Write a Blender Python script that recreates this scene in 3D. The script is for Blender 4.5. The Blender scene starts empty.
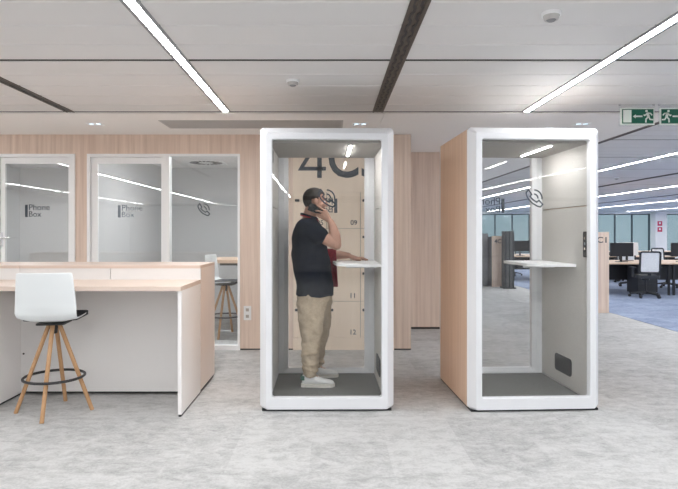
import bpy, bmesh, math, random
from mathutils import Vector, Matrix
random.seed(7)
SC = bpy.context.scene
COL = SC.collection
PI = math.pi
F, VX, VY, CZ = 560.0, 331.0, 233.0, 1.413      # focal length in px, principal point, eye height

def X(px, Y): return (px - VX) * Y / F
def Z(py, Y): return CZ - (py - VY) * Y / F

# ------------------------------------------------------------------ materials
def new_mat(name):
    m = bpy.data.materials.new(name); m.use_nodes = True
    nt = m.node_tree
    return m, nt, nt.nodes['Principled BSDF']

def plain(name, c, rough=.5, metal=0., spec=.5, noise=0., nscale=40., bump=0., bscale=300.):
    m, nt, b = new_mat(name)
    b.inputs['Base Color'].default_value = (*c, 1)
    b.inputs['Roughness'].default_value = rough
    b.inputs['Metallic'].default_value = metal
    b.inputs['Specular IOR Level'].default_value = spec
    tc = nt.nodes.new('ShaderNodeTexCoord')
    if noise:
        n = nt.nodes.new('ShaderNodeTexNoise'); n.inputs['Scale'].default_value = nscale; n.inputs['Detail'].default_value = 4
        nt.links.new(tc.outputs['Object'], n.inputs['Vector'])
        r = nt.nodes.new('ShaderNodeValToRGB')
        r.color_ramp.elements[0].position = .3; r.color_ramp.elements[1].position = .7
        r.color_ramp.elements[0].color = (*[max(0, v * (1 - noise)) for v in c], 1)
        r.color_ramp.elements[1].color = (*[min(1, v * (1 + noise)) for v in c], 1)
        nt.links.new(n.outputs['Fac'], r.inputs['Fac']); nt.links.new(r.outputs['Color'], b.inputs['Base Color'])
    if bump:
        n2 = nt.nodes.new('ShaderNodeTexNoise'); n2.inputs['Scale'].default_value = bscale; n2.inputs['Detail'].default_value = 3
        nt.links.new(tc.outputs['Object'], n2.inputs['Vector'])
        bp = nt.nodes.new('ShaderNodeBump'); bp.inputs['Strength'].default_value = bump; bp.inputs['Distance'].default_value = .01
        nt.links.new(n2.outputs['Fac'], bp.inputs['Height']); nt.links.new(bp.outputs['Normal'], b.inputs['Normal'])
    return m

def wood(name, c1, c2, axis='z', rough=.45, fine=26., spec=.4):
    m, nt, b = new_mat(name)
    tc = nt.nodes.new('ShaderNodeTexCoord'); mp = nt.nodes.new('ShaderNodeMapping')
    s = {'z': (fine, fine, .7), 'x': (.7, fine, fine), 'y': (fine, .7, fine)}[axis]
    mp.inputs['Scale'].default_value = s
    nt.links.new(tc.outputs['Object'], mp.inputs['Vector'])
    n = nt.nodes.new('ShaderNodeTexNoise'); n.inputs['Scale'].default_value = 1.; n.inputs['Detail'].default_value = 6; n.inputs['Roughness'].default_value = .65
    nt.links.new(mp.outputs['Vector'], n.inputs['Vector'])
    r = nt.nodes.new('ShaderNodeValToRGB')
    r.color_ramp.elements[0].position = .28; r.color_ramp.elements[1].position = .72
    r.color_ramp.elements[0].color = (*c1, 1); r.color_ramp.elements[1].color = (*c2, 1)
    nt.links.new(n.outputs['Fac'], r.inputs['Fac']); nt.links.new(r.outputs['Color'], b.inputs['Base Color'])
    b.inputs['Roughness'].default_value = rough; b.inputs['Specular IOR Level'].default_value = spec
    return m

def emit(name, c, s):
    m, nt, b = new_mat(name)
    b.inputs['Base Color'].default_value = (*c, 1)
    b.inputs['Emission Color'].default_value = (*c, 1); b.inputs['Emission Strength'].default_value = s
    return m

def glass_mat(name, tint=(.992, .996, .994), f0=.032):
    # thin architectural glass: clear transmission with a Schlick mirror coat
    m = bpy.data.materials.new(name); m.use_nodes = True
    nt = m.node_tree; nt.nodes.clear()
    out = nt.nodes.new('ShaderNodeOutputMaterial'); mix = nt.nodes.new('ShaderNodeMixShader')
    tr = nt.nodes.new('ShaderNodeBsdfTransparent'); tr.inputs['Color'].default_value = (*tint, 1)
    gl = nt.nodes.new('ShaderNodeBsdfGlossy'); gl.inputs['Roughness'].default_value = .0
    lw = nt.nodes.new('ShaderNodeLayerWeight'); lw.inputs['Blend'].default_value = .5
    pw = nt.nodes.new('ShaderNodeMath'); pw.operation = 'POWER'; pw.inputs[1].default_value = 5
    ma = nt.nodes.new('ShaderNodeMath'); ma.operation = 'MULTIPLY_ADD'; ma.inputs[1].default_value = 1 - f0; ma.inputs[2].default_value = f0
    nt.links.new(lw.outputs['Facing'], pw.inputs[0]); nt.links.new(pw.outputs[0], ma.inputs[0]); nt.links.new(ma.outputs[0], mix.inputs['Fac'])
    nt.links.new(tr.outputs[0], mix.inputs[1]); nt.links.new(gl.outputs[0], mix.inputs[2]); nt.links.new(mix.outputs[0], out.inputs['Surface'])
    return m

def carpet(name, c1, c2, streak=(1., 1., 1.)):
    m, nt, b = new_mat(name)
    tc = nt.nodes.new('ShaderNodeTexCoord')
    def noise(scale, vec=(1, 1, 1), detail=5, rough=.6, dist=0.):
        mp = nt.nodes.new('ShaderNodeMapping'); mp.inputs['Scale'].default_value = vec
        nt.links.new(tc.outputs['Object'], mp.inputs['Vector'])
        n = nt.nodes.new('ShaderNodeTexNoise'); n.inputs['Scale'].default_value = scale; n.inputs['Detail'].default_value = detail
        n.inputs['Roughness'].default_value = rough; n.inputs['Distortion'].default_value = dist
        nt.links.new(mp.outputs['Vector'], n.inputs['Vector']); return n.outputs['Fac']
    def math_(op, a, b_):
        n = nt.nodes.new('ShaderNodeMath'); n.operation = op
        for i, v in enumerate((a, b_)):
            if isinstance(v, (int, float)): n.inputs[i].default_value = v
            else: nt.links.new(v, n.inputs[i])
        return n.outputs[0]
    # every half metre tile its own shade
    sn = nt.nodes.new('ShaderNodeVectorMath'); sn.operation = 'SNAP'; sn.inputs[1].default_value = (.5, .5, 10.)
    ad = nt.nodes.new('ShaderNodeVectorMath'); ad.operation = 'ADD'; ad.inputs[1].default_value = (.13, .21, 5.)
    nt.links.new(tc.outputs['Object'], ad.inputs[0]); nt.links.new(ad.outputs[0], sn.inputs[0])
    wn = nt.nodes.new('ShaderNodeTexWhiteNoise'); wn.noise_dimensions = '3D'; nt.links.new(sn.outputs[0], wn.inputs['Vector'])
    a = math_('MULTIPLY', noise(1.7, streak, 6, .65, .3), .42)
    a = math_('ADD', a, math_('MULTIPLY', noise(9., streak, 6, .75, .6), .90))
    a = math_('ADD', a, math_('MULTIPLY', noise(60., (1, 1, 1), 3), .35))
    a = math_('ADD', a, math_('MULTIPLY', wn.outputs['Value'], .11))
    r = nt.nodes.new('ShaderNodeValToRGB')
    r.color_ramp.elements[0].position = .62; r.color_ramp.elements[1].position = 1.14 if False else 1.0
    r.color_ramp.elements[0].color = (*c1, 1); r.color_ramp.elements[1].color = (*c2, 1)
    nt.links.new(a, r.inputs['Fac']); nt.links.new(r.outputs['Color'], b.inputs['Base Color'])
    b.inputs['Roughness'].default_value = .95; b.inputs['Specular IOR Level'].default_value = .1
    bp = nt.nodes.new('ShaderNodeBump'); bp.inputs['Strength'].default_value = .25; bp.inputs['Distance'].default_value = .006
    nt.links.new(noise(260.), bp.inputs['Height']); nt.links.new(bp.outputs['Normal'], b.inputs['Normal'])
    return m

M = dict(
    wall_wood=wood('pale_wood_wall', (.63, .485, .395), (.85, .70, .595)),
    booth_wood=wood('booth_wood', (.66, .475, .35), (.80, .605, .46)),
    locker_wood=wood('locker_wood', (.82, .69, .56), (.90, .775, .645), fine=14.),
    counter_wood=wood('counter_wood', (.66, .535, .455), (.72, .595, .515), 'x', .4),
    counter_side=wood('counter_side', (.80, .71, .65), (.85, .765, .705), 'z', .4),
    leg_wood=wood('oak_leg', (.42, .235, .11), (.55, .33, .175), 'z', .5),
    desk_wood=wood('desk_wood', (.62, .45, .33), (.70, .53, .40), 'x'),
    counter_white=plain('counter_white', (.88, .86, .85), .4),
    counter_grey=plain('counter_grey', (.78, .765, .755), .5),
    white_metal=plain('white_metal', (.76, .77, .795), .35),
    white_frame=plain('white_frame', (.93, .935, .94), .4),
    plastic=plain('white_plastic', (.78, .81, .82), .35),
    black=plain('black_plastic', (.018, .02, .023), .45),
    black_metal=plain('black_metal', (.025, .025, .027), .4),
    cushion=plain('black_cushion', (.035, .042, .05), .8, bump=.2),
    ceiling=plain('ceiling_metal', (.73, .72, .715), .5, spec=.3),
    plaster=plain('white_plaster', (.92, .895, .87), .8),
    gap=plain('ceiling_gap', (.035, .03, .028), .8),
    room_wall=plain('grey_wall', (.62, .625, .63), .8),
    white_wall=plain('white_wall', (.86, .86, .86), .8),
    felt=plain('beige_felt', (.60, .585, .56), .95, spec=.1, noise=.10, nscale=120., bump=.2),
    felt_dark=plain('grey_felt', (.40, .385, .365), .95, spec=.1, noise=.08, nscale=120.),
    booth_carpet=plain('booth_carpet', (.20, .20, .195), .98, spec=.05, noise=.35, nscale=160., bump=.4),
    letter=plain('slate_lettering', (.045, .058, .075), .6),
    letter_pale=plain('grey_lettering', (.24, .28, .32), .6),
    glass=glass_mat('clear_glass'),
    room_glass=glass_mat('room_glass', (.93, .945, .95), .075),
    lamp=emit('linear_lamp', (.98, .99, 1.), 17.),
    booth_lamp=emit('booth_lamp', (1, .98, .96), 20.),
    added_room_lamp=emit('added_room_lamp', (1, 1, 1), 19.),  # emitter for the unseen fill lamps added in the phone rooms
    spot=emit('downlight_lamp', (.72, .88, 1.), .3),
    profile=plain('lamp_profile', (.30, .30, .31), .5),
    duct=plain('dark_bronze', (.02, .017, .015), .5),
    duct_fin=plain('bronze_fin', (.075, .060, .050), .45),
    grille=plain('grey_grille', (.54, .52, .505), .5),
    green=plain('sign_green', (.008, .125, .075), .4),
    sign_white=plain('sign_white', (.82, .88, .82), .5),
    acrylic=glass_mat('acrylic', (.96, .97, .97), .04),
    monitor=plain('monitor_black', (.012, .013, .017), .35),
    screen_white=plain('pale_monitor', (.78, .80, .82), .4),
    mesh_grey=plain('mesh_grey', (.90, .91, .92), .8, noise=.12, nscale=90.),
    chair_dark=plain('chair_dark', (.03, .032, .037), .5),
    locker_grey=plain('locker_grey', (.25, .25, .26), .5),
    column=plain('dark_column', (.12, .125, .13), .5),
    mullion=plain('dark_mullion', (.05, .07, .085), .4),
    red=plain('red_sign', (.62, .05, .12), .5),
    socket=plain('socket_white', (.80, .80, .80), .3),
    socket_hole=plain('socket_shade', (.42, .38, .33), .4),
    chrome=plain('brushed_steel', (.72, .72, .73), .25, 1.),
    skin=plain('skin', (.44, .245, .18), .55, noise=.07, nscale=30.),
    hair=plain('dark_hair', (.022, .017, .014), .7, noise=.4, nscale=200., bump=.5),
    navy=plain('navy_cotton', (.008, .0115, .021), .9, spec=.15, noise=.2, nscale=60., bump=.2),
    red_cloth=plain('dark_red_cloth', (.20, .018, .028), .9, spec=.1, noise=.2, nscale=40.),
    red_trim=plain('red_trim', (.55, .02, .045), .8),
    chino=plain('beige_chino', (.50, .405, .30), .9, spec=.15, noise=.08, nscale=60., bump=.2),
    shoe=plain('white_leather', (.80, .80, .80), .5),
    sole=plain('rubber_sole', (.70, .67, .62), .7),
    heel=plain('green_tab', (.02, .11, .075), .6),
    eye=plain('eye_white', (.75, .72, .70), .3),
    phone=plain('phone_black', (.012, .013, .016), .25),
    floor=carpet('grey_carpet', (.31, .31, .308), (.545, .545, .54), (1., 1.6, 1.)),
    floor_blue=carpet('blue_carpet', (.15, .19, .285), (.33, .385, .51), (1., 2.4, 1.)),
)

# ------------------------------------------------------------------ objects
def world_offset(p):
    v = Vector((0, 0, 0))
    while p is not None:
        v += p.location; p = p.parent
    return v

def link_mesh(name, me, parent=None):
    o = bpy.data.objects.new(name, me); COL.objects.link(o)
    if parent is not None:
        me.transform(Matrix.Translation(-world_offset(parent))); o.parent = parent
    return o

def obj(name, bm, mat, parent=None, smooth=False, bevel=0., angle=35):
    if bevel:
        es = [e for e in bm.edges if len(e.link_faces) == 2 and e.calc_face_angle(0) > .6]
        bmesh.ops.bevel(bm, geom=es, offset=bevel, segments=2, profile=.5, affect='EDGES', clamp_overlap=True)
    bmesh.ops.recalc_face_normals(bm, faces=bm.faces)
    me = bpy.data.meshes.new(name); bm.to_mesh(me); bm.free()
    me.materials.append(mat)
    if smooth:
        me.shade_smooth()
        if angle: me.set_sharp_from_angle(angle=math.radians(angle))
    return link_mesh(name, me, parent)

def tag(o, label=None, cat=None, group=None, kind=None):
    if label: o['label'] = label
    if cat: o['category'] = cat
    if group: o['group'] = group
    if kind: o['kind'] = kind
    return o

def thing(name, label, cat, loc=(0, 0, 0), group=None):
    o = bpy.data.objects.new(name, None); COL.objects.link(o); o.location = loc
    o.empty_display_size = .1
    return tag(o, label, cat, group)

def struct(o): o['kind'] = 'structure'; return o

def sroot(name, loc=(0, 0, 0)):
    o = bpy.data.objects.new(name, None); COL.objects.link(o); o.location = loc
    o['kind'] = 'structure'; return o

def dup(root, loc, rz=0., label=None, group=None):
    r = root.copy(); COL.objects.link(r); r.location = loc; r.rotation_euler = (0, 0, rz)
    if label: r['label'] = label
    if group: r['group'] = group
    for ch in root.children:
        c = ch.copy(); COL.objects.link(c); c.parent = r
        for g in ch.children:
            d = g.copy(); COL.objects.link(d); d.parent = c
    return r

# ------------------------------------------------------------------ shapes
def BM(): return bmesh.new()

def box(bm, x0, x1, y0, y1, z0, z1):
    v = [bm.verts.new((x, y, z)) for z in (z0, z1) for y in (y0, y1) for x in (x0, x1)]
    for f in ((0, 2, 3, 1), (4, 5, 7, 6), (0, 1, 5, 4), (2, 6, 7, 3), (0, 4, 6, 2), (1, 3, 7, 5)):
        bm.faces.new([v[i] for i in f])
    return bm

def B(x0, x1, y0, y1, z0, z1): return box(BM(), x0, x1, y0, y1, z0, z1)

def frame_axes(d):
    d = d.normalized(); up = Vector((0, 0, 1)) if abs(d.z) < .95 else Vector((1, 0, 0))
    s = d.cross(up).normalized(); return s, s.cross(d).normalized()

def rings(bm, rs, cap=True):
    vs = [[bm.verts.new(p) for p in r] for r in rs]
    n = len(vs[0])
    for a, b in zip(vs, vs[1:]):
        for i in range(n): bm.faces.new((a[i], a[(i + 1) % n], b[(i + 1) % n], b[i]))
    if cap:
        bm.faces.new(vs[0][::-1]); bm.faces.new(vs[-1])
    return bm

def cyl(bm, p, q, r0, r1=None, n=16):
    p, q = Vector(p), Vector(q); r1 = r0 if r1 is None else r1
    s, u = frame_axes(q - p)
    return rings(bm, [[c + s * r * math.cos(2 * PI * i / n) + u * r * math.sin(2 * PI * i / n) for i in range(n)] for c, r in ((p, r0), (q, r1))])

def ell(bm, c, r, n=16, m=10, rot=None):
    rs = []
    for j in range(1, m):
        t = PI * j / m
        rs.append([Vector((r[0] * math.sin(t) * math.cos(2 * PI * i / n), r[1] * math.sin(t) * math.sin(2 * PI * i / n), -r[2] * math.cos(t))) for i in range(n)])
    if rot is not None: rs = [[rot @ p for p in q] for q in rs]
    rs = [[p + Vector(c) for p in q] for q in rs]
    return rings(bm, rs)

def limb(bm, pts, rad, n=14):
    for (p, q), (a, b) in zip(zip(pts, pts[1:]), zip(rad, rad[1:])): cyl(bm, p, q, a, b, n)
    for p, a in zip(pts, rad): ell(bm, p, (a, a, a), n, 8)
    return bm

def tube(bm, pts, r, n=8, closed=False):
    pts = [Vector(p) for p in pts]; k = len(pts); rs = []
    for i, p in enumerate(pts):
        d = (pts[(i + 1) % k] - pts[i - 1]) if closed else (pts[min(i + 1, k - 1)] - pts[max(i - 1, 0)])
        s, u = frame_axes(d)
        rs.append([p + s * r * math.cos(2 * PI * j / n) + u * r * math.sin(2 * PI * j / n) for j in range(n)])
    if closed:
        vs = [[bm.verts.new(p) for p in q] for q in rs]
        for a in range(k):
            A, Bv = vs[a], vs[(a + 1) % k]
            for i in range(n): bm.faces.new((A[i], A[(i + 1) % n], Bv[(i + 1) % n], Bv[i]))
        return bm
    return rings(bm, rs)

def circle(c, r, n=40): return [(c[0] + r * math.cos(2 * PI * i / n), c[1] + r * math.sin(2 * PI * i / n), c[2]) for i in range(n)]

def prism(bm, poly, depth, fn):
    """poly: 2D points, extruded from w=0 to w=depth; fn(u, v, w) -> point"""
    a = [bm.verts.new(fn(u, v, 0)) for u, v in poly]; b = [bm.verts.new(fn(u, v, depth)) for u, v in poly]
    n = len(poly)
    bm.faces.new(a[::-1]); bm.faces.new(b)
    for i in range(n): bm.faces.new((a[i], a[(i + 1) % n], b[(i + 1) % n], b[i]))
    return bm

def rrect(x0, x1, y0, y1, r, n=5):
    out = []
    for cx, cy, a in ((x1 - r, y0 + r, -90), (x1 - r, y1 - r, 0), (x0 + r, y1 - r, 90), (x0 + r, y0 + r, 180)):
        for k in range(n + 1):
            t = math.radians(a + 90 * k / n); out.append((cx + r * math.cos(t), cy + r * math.sin(t)))
    return out

def stroke(bm, path, w, depth, fn, closed=False):
    """a flat ribbon of width w along a 2D path"""
    P = [Vector(p) for p in path]; k = len(P); L, R = [], []
    for i, p in enumerate(P):
        a = P[i - 1] if (closed or i) else None; c = P[(i + 1) % k] if (closed or i < k - 1) else None
        d1 = (p - a).normalized() if a is not None else None; d2 = (c - p).normalized() if c is not None else None
        d1 = d1 or d2; d2 = d2 or d1
        n1, n2 = Vector((-d1.y, d1.x)), Vector((-d2.y, d2.x)); m = n1 + n2
        m = m.normalized() if m.length > 1e-6 else n1
        s = w / 2 / max(.35, m.dot(n1)); L.append(p + m * s); R.append(p - m * s)
    def V(p, d): return bm.verts.new(fn(p.x, p.y, d))
    la, ra, lb, rb = [V(p, 0) for p in L], [V(p, 0) for p in R], [V(p, depth) for p in L], [V(p, depth) for p in R]
    for i in range(k if closed else k - 1):
        j = (i + 1) % k
        bm.faces.new((la[i], ra[i], ra[j], la[j])); bm.faces.new((lb[i], lb[j], rb[j], rb[i]))
        bm.faces.new((la[i], la[j], lb[j], lb[i])); bm.faces.new((ra[i], rb[i], rb[j], ra[j]))
    if not closed:
        bm.faces.new((la[0], lb[0], rb[0], ra[0])); bm.faces.new((la[-1], ra[-1], rb[-1], lb[-1]))
    return bm

def text_bm(s, fn, width=None, height=None, depth=.002, bold=0.):
    """lettering as flat geometry; lower left of its box at (0,0); fn(u, v, w)"""
    cu = bpy.data.curves.new('lettering', 'FONT'); cu.body = s; cu.size = 1.; cu.resolution_u = 4; cu.offset = bold
    o = bpy.data.objects.new('lettering', cu); COL.objects.link(o)
    dg = bpy.context.evaluated_depsgraph_get(); dg.update()
    me = bpy.data.meshes.new_from_object(o.evaluated_get(dg))
    bpy.data.objects.remove(o); bpy.data.curves.remove(cu)
    bm = bmesh.new(); bm.from_mesh(me); bpy.data.meshes.remove(me)
    xs = [v.co.x for v in bm.verts]; ys = [v.co.y for v in bm.verts]
    x0, y0, w, h = min(xs), min(ys), max(xs) - min(xs), max(ys) - min(ys)
    sx = width / w if width else height / h
    sy = height / h if height else sx
    ret = bmesh.ops.extrude_face_region(bm, geom=list(bm.faces))
    new = set(g for g in ret['geom'] if isinstance(g, bmesh.types.BMVert))
    for v in bm.verts:
        v.co = Vector(fn((v.co.x - x0) * sx, (v.co.y - y0) * sy, depth if v in new else 0.))
    return bm

def phone_icon(fn, s):
    """handset outline with two sound arcs; s scales one drawing unit"""
    c = (287, 361)
    P = lambda pts: [((x - c[0]) * s, -(y - c[1]) * s) for x, y in pts]
    bm = BM()
    stroke(bm, P([(246, 303), (268, 336), (257, 350), (276, 370), (303, 388), (318, 375), (344, 402), (328, 420), (306, 414), (272, 394), (246, 366), (232, 338), (230, 325)]), 9 * s, .0015, fn, True)
    for r in (27, 55):
        stroke(bm, P([(284 + r * math.cos(math.radians(a)), 360 - r * math.sin(math.radians(a))) for a in range(-8, 96, 8)]), 9 * s, .0015, fn)
    return bm

def evalmesh(name, bm, mods):
    me = bpy.data.meshes.new(name); bmesh.ops.recalc_face_normals(bm, faces=bm.faces); bm.to_mesh(me); bm.free()
    o = bpy.data.objects.new(name, me); COL.objects.link(o); mods(o)
    dg = bpy.context.evaluated_depsgraph_get(); dg.update()
    out = bpy.data.meshes.new_from_object(o.evaluated_get(dg))
    bpy.data.objects.remove(o); bpy.data.meshes.remove(me)
    out.name = name
    return out

def blob(name, bm, mat, parent, voxel=.006, it=6, noise=None):
    def mods(o):
        r = o.modifiers.new('r', 'REMESH'); r.mode = 'VOXEL'; r.voxel_size = voxel
        s = o.modifiers.new('s', 'SMOOTH'); s.factor = .5; s.iterations = it
        if noise:
            t = bpy.data.textures.new('folds', 'CLOUDS'); t.noise_scale = noise[1]; t.noise_depth = 1
            d = o.modifiers.new('d', 'DISPLACE'); d.texture = t; d.strength = noise[0]; d.mid_level = .5; d.texture_coords = 'GLOBAL'
    me = evalmesh(name, bm, mods)
    me.materials.clear(); me.materials.append(mat); me.shade_smooth()
    return link_mesh(name, me, parent)

# ================================================================== SETTING
ZC = 2.613                 # metal ceiling
XL, XR, YB, YF = -9., 22., -11.5, 32.
YW = 6.76                  # wood wall
struct(obj('floor', B(XL, XR, YB, YF, -.1, 0), M['floor']))
struct(obj('floor_blue', B(4.95, XR, 2., YF, -.05, .004), M['floor_blue'])).name = 'floor.001'

# lamella ceiling: five panels to a module, dark joint between modules
bm = BM()
STEP = 1.66 / 5
jY = 5.56
def lamella(bm, x0, x1, y0, y1):
    c = .012
    pr = [(y0 + .001, ZC + .02), (y0 + .001, ZC + c), (y0 + .001 + c, ZC), (y1 - .001 - c, ZC), (y1 - .001, ZC + c), (y1 - .001, ZC + .02)]
    prism(bm, pr, x1 - x0, lambda u, v, w: (x0 + w, u, v))
k = 0
for mod in range(-9, 17):
    for s in range(5):
        y0 = jY + mod * 1.66 + s * STEP; y1 = y0 + STEP
        if s == 0: y0 += .017
        if s == 4: y1 -= .017
        if y1 < YB or y0 > YF: continue
        lamella(bm, XL if mod < 0 else 3.5, XR, y0, y1)
box(bm, XL, XR, YB, YF, ZC + .05, ZC + .12)
struct(obj('ceiling', bm, M['ceiling']))
bm = BM()
box(bm, XL, XR, YB, YF, ZC + .022, ZC + .04)
struct(obj('ceiling_void', bm, M['gap'])).name = 'ceiling.001'
bm = BM()
for mod in range(-8, 17):
    y = jY + mod * 1.66
    if YB < y < YF: box(bm, XL if mod <= 0 else 3.5, XR, y - .0145, y + .0135, ZC + .002, ZC + .021)
struct(obj('ceiling_joint', bm, M['gap'])).name = 'ceiling.002'
# plaster soffit along the wood wall
bm = BM()
box(bm, XL, .53, jY + .014, YW + .12, ZC - .012, ZC + .02)
box(bm, .536, 3.5, jY + .014, YF, ZC - .010, ZC + .02)
struct(obj('trim_1', bm, M['plaster']))

# wood wall with its two openings
D1 = (X(-3, YW), X(75.4, YW), Z(154, YW)); D2 = (X(87.6, YW), X(240, YW), Z(154, YW))
LK = (-.459, .762)          # locker bank
LKT = Z(192, YW)
YB2 = YW + .10
bm = BM()
zt = ZC - .012
box(bm, XL, D1[0], YW, YB2, .018, zt); box(bm, D1[1], D2[0], YW, YB2, .018, zt)
box(bm, D1[0], D1[1], YW, YB2, D1[2], zt); box(bm, D2[0], D2[1], YW, YB2, D2[2], zt)
box(bm, D2[1], LK[0], YW, YB2, .018, zt); box(bm, LK[1], .966, YW, YB2, .018, zt)
struct(obj('wall_front', bm, M['wall_wood']))
bm = BM()
box(bm, LK[0], LK[1], YW - .002, YB2, LKT, zt)
struct(obj('wall_locker', bm, M['locker_wood'])).name = 'wall_front.001'
bm = BM()
for a, b in ((XL, D1[0]), (D1[1], D2[0]), (D2[1], LK[0]), (LK[1], .966)): box(bm, a, b, YW + .012, YB2, 0, .018)
struct(obj('baseboard_front', bm, M['duct']))
bm = BM(); box(bm, .866, .966, YB2, 8.24, 0, ZC); box(bm, .866, 2.12, 8.24, 8.36, .03, ZC - .012)
struct(obj('wall_recess', bm, M['wall_wood']))
struct(obj('baseboard_recess', B(.966, 2.12, 8.25, 8.36, 0, .03), M['duct']))
struct(obj('wall_corridor', B(2.02, 2.12, 8.36, YF, 0, ZC), M['white_wall']))
struct(obj('wall_left', B(XL - .1, XL, YB, YW, 0, ZC), M['white_wall']))
struct(obj('wall_back', B(XL, XR, YB - .1, YB, 0, ZC), M['white_wall']))
struct(obj('wall_right', B(XR, XR + .1, YB, YF, 0, ZC), M['white_wall']))

# the two rooms behind the glass
bm = BM()
YR = 9.9
box(bm, -5.6, -.7, YR, YR + .1, 0, 2.56)
for x in (-5.6, -3.06, -.8): box(bm, x, x + .1, YB2, YR, 0, 2.56)
struct(obj('wall_room', bm, M['room_wall']))
struct(obj('ceiling_room', B(-5.6, -.7, YB2, YR + .1, 2.56, 2.60), M['white_wall']))

# far facade
bm = BM()
box(bm, 2.12, XR, YF, YF + .15, 0, .25); box(bm, 2.12, XR, YF, YF + .15, 2.50, ZC)
struct(obj('wall_far', bm, M['white_wall']))
xs = [2.5 + .98 * i for i in range(20)]
n = 0
for i in range(0, 20, 4):
    w = sroot('window_%d' % (3 + n), (xs[i], YF + .07, .25)); n += 1
    x0, x1 = xs[i], xs[min(i + 4, 19)] if i + 4 < 20 else XR
    fr = BM()
    xx = x0
    while xx < x1 - .2: box(fr, xx, xx + .06, YF + .03, YF + .12, .25, 2.5); xx += .98
    box(fr, x0, x1, YF + .03, YF + .12, .25, .31); box(fr, x0, x1, YF + .03, YF + .12, 2.45, 2.5)
    obj('window_frame', fr, M['mullion'], w)
    obj('pane', B(x0, x1, YF + .07, YF + .08, .31, 2.45), M['acrylic'], w)
struct(obj('trim_2', B(X(655.5, 31.4), X(667, 31.4), 31.4, 31.9, 0, ZC), M['counter_white']))

# ------------------------------------------------------------------ doors and window of the phone rooms
def on_front(x, z, y):      # drawing on a surface facing the camera
    return lambda u, v, w: (x + u, y - w, z + v)

def ring_frame(bm, x0, x1, z0, z1, w, y0, y1, bottom=None):
    b = w if bottom is None else bottom
    box(bm, x0, x0 + w, y0, y1, z0, z1); box(bm, x1 - w, x1, y0, y1, z0, z1)
    box(bm, x0 + w, x1 - w, y0, y1, z1 - w, z1)
    if b: box(bm, x0 + w, x1 - w, y0, y1, z0, z0 + b)
    return bm

def room_door(n, x0, x1, zt, gx0, gx1, gz, handle_left):
    d = sroot('door_%d' % n, ((x0 + x1) / 2, YW, 0))
    obj('door_frame', ring_frame(BM(), x0, x1, 0, zt, .035, YW - .022, YB2, 0), M['white_frame'], d, bevel=.003)
    lf = BM()
    x0i, x1i = x0 + .041, x1 - .041
    box(lf, x0i, gx0, YW + .010, YW + .05, .01, zt - .042); box(lf, gx1, x1i, YW + .010, YW + .05, .01, zt - .036)
    box(lf, gx0, gx1, YW + .010, YW + .05, gz, zt - .042); box(lf, gx0, gx1, YW + .010, YW + .05, .01, .10)
    obj('door_leaf', lf, M['white_frame'], d)
    g = obj('glass_pane', B(gx0, gx1, YW + .018, YW + .026, .10, gz), M['room_glass'], d)
    return d, g

def door_text(g, xbar, zb, y, pale):
    m = M['letter_pale'] if pale else M['letter']
    obj('lettering_bar', prism(BM(), [(0, 0), (.032, 0), (.032, .148), (0, .148)], .0015, on_front(xbar, zb, y)), m, g)
    t = text_bm('Phone', on_front(xbar + .048, zb + .083, y), width=.25, depth=.0015)
    obj('lettering', t, m, g)
    t = text_bm('Box', on_front(xbar + .048, zb + .004, y), width=.148, depth=.0015)
    obj('lettering', t, m, g)

d1, g1 = room_door(1, *D1, X(4.4, YW), X(68, YW), Z(163.5, YW), True)
door_text(g1, X(24.3, YW), Z(217, YW), YW + .017, False)
h = BM(); hx = X(1.2, YW); cyl(h, (hx, YW + .009, 1.36), (hx, YW - .06, 1.36), .012); limb(h, [(hx, YW - .055, 1.36), (hx + .12, YW - .055, 1.355)], [.011, .010])
box(h, hx - .02, hx + .02, YW + .002, YW + .0095, 1.25, 1.42)
obj('door_handle', h, M['chrome'], d1, smooth=True)
d2, g2 = room_door(2, D2[0], X(167.3, YW), D2[2], X(97.3, YW), X(161, YW), Z(163.5, YW), True)
door_text(g2, X(117.4, YW), Z(217.5, YW), YW + .017, True)
w1 = sroot('window_1', (X(203, YW), YW, 0))
fr = BM(); wx0, wx1 = X(167.3, YW), D2[1]
box(fr, wx0, wx0 + .026, YW - .022, YB2, 0, D2[2]); box(fr, wx1 - .026, wx1, YW - .022, YB2, 0, D2[2])
box(fr, wx0 + .026, wx1 - .026, YW - .022, YB2, D2[2] - .022, D2[2]); box(fr, wx0 + .026, wx1 - .026, YW - .022, YB2, 0, .055)
obj('window_frame', fr, M['white_frame'], w1, bevel=.003)
gp = obj('glass_pane', B(wx0 + .026, wx1 - .026, YW + .018, YW + .026, .055, D2[2] - .022), M['room_glass'], w1)
obj('phone_symbol', phone_icon(on_front(X(203.5, YW), Z(209.5, YW), YW + .017), .00125), M['letter'], gp)

# ------------------------------------------------------------------ ceiling fittings
def linear_light(x, y0, y1, label, group):
    t = thing('linear_light', label, 'ceiling light', (x, y0, ZC), group)
    b = BM()
    for s in (-1, 1): box(b, x + s * .038 - .011, x + s * .038 + .011, y0, y1, ZC - .006, ZC + .018)
    box(b, x - .027, x + .027, y0, y0 + .02, ZC - .006, ZC + .018); box(b, x - .027, x + .027, y1 - .02, y1, ZC - .006, ZC + .018)
    obj('profile', b, M['profile'], t)
    b = BM(); n = max(2, int((y1 - y0) / .6)); L = (y1 - y0 - .04) / n
    for i in range(n): box(b, x - .027, x + .027, y0 + .02 + i * L, y0 + .02 + (i + 1) * L, ZC - .003, ZC + .016)
    bmesh.ops.remove_doubles(b, verts=b.verts, dist=1e-4)
    o = obj('light_strip', b, M['profile'], t); o.data.materials.append(M['lamp'])
    for p in o.data.polygons:
        if p.normal.z < -.5: p.material_index = 1
    return t
GL = 'linear ceiling lights'
linear_light(X(225.3, 5.5), -7.8, 5.545, 'white linear ceiling light running to the wall above the glass phone room doors', GL)
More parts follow.
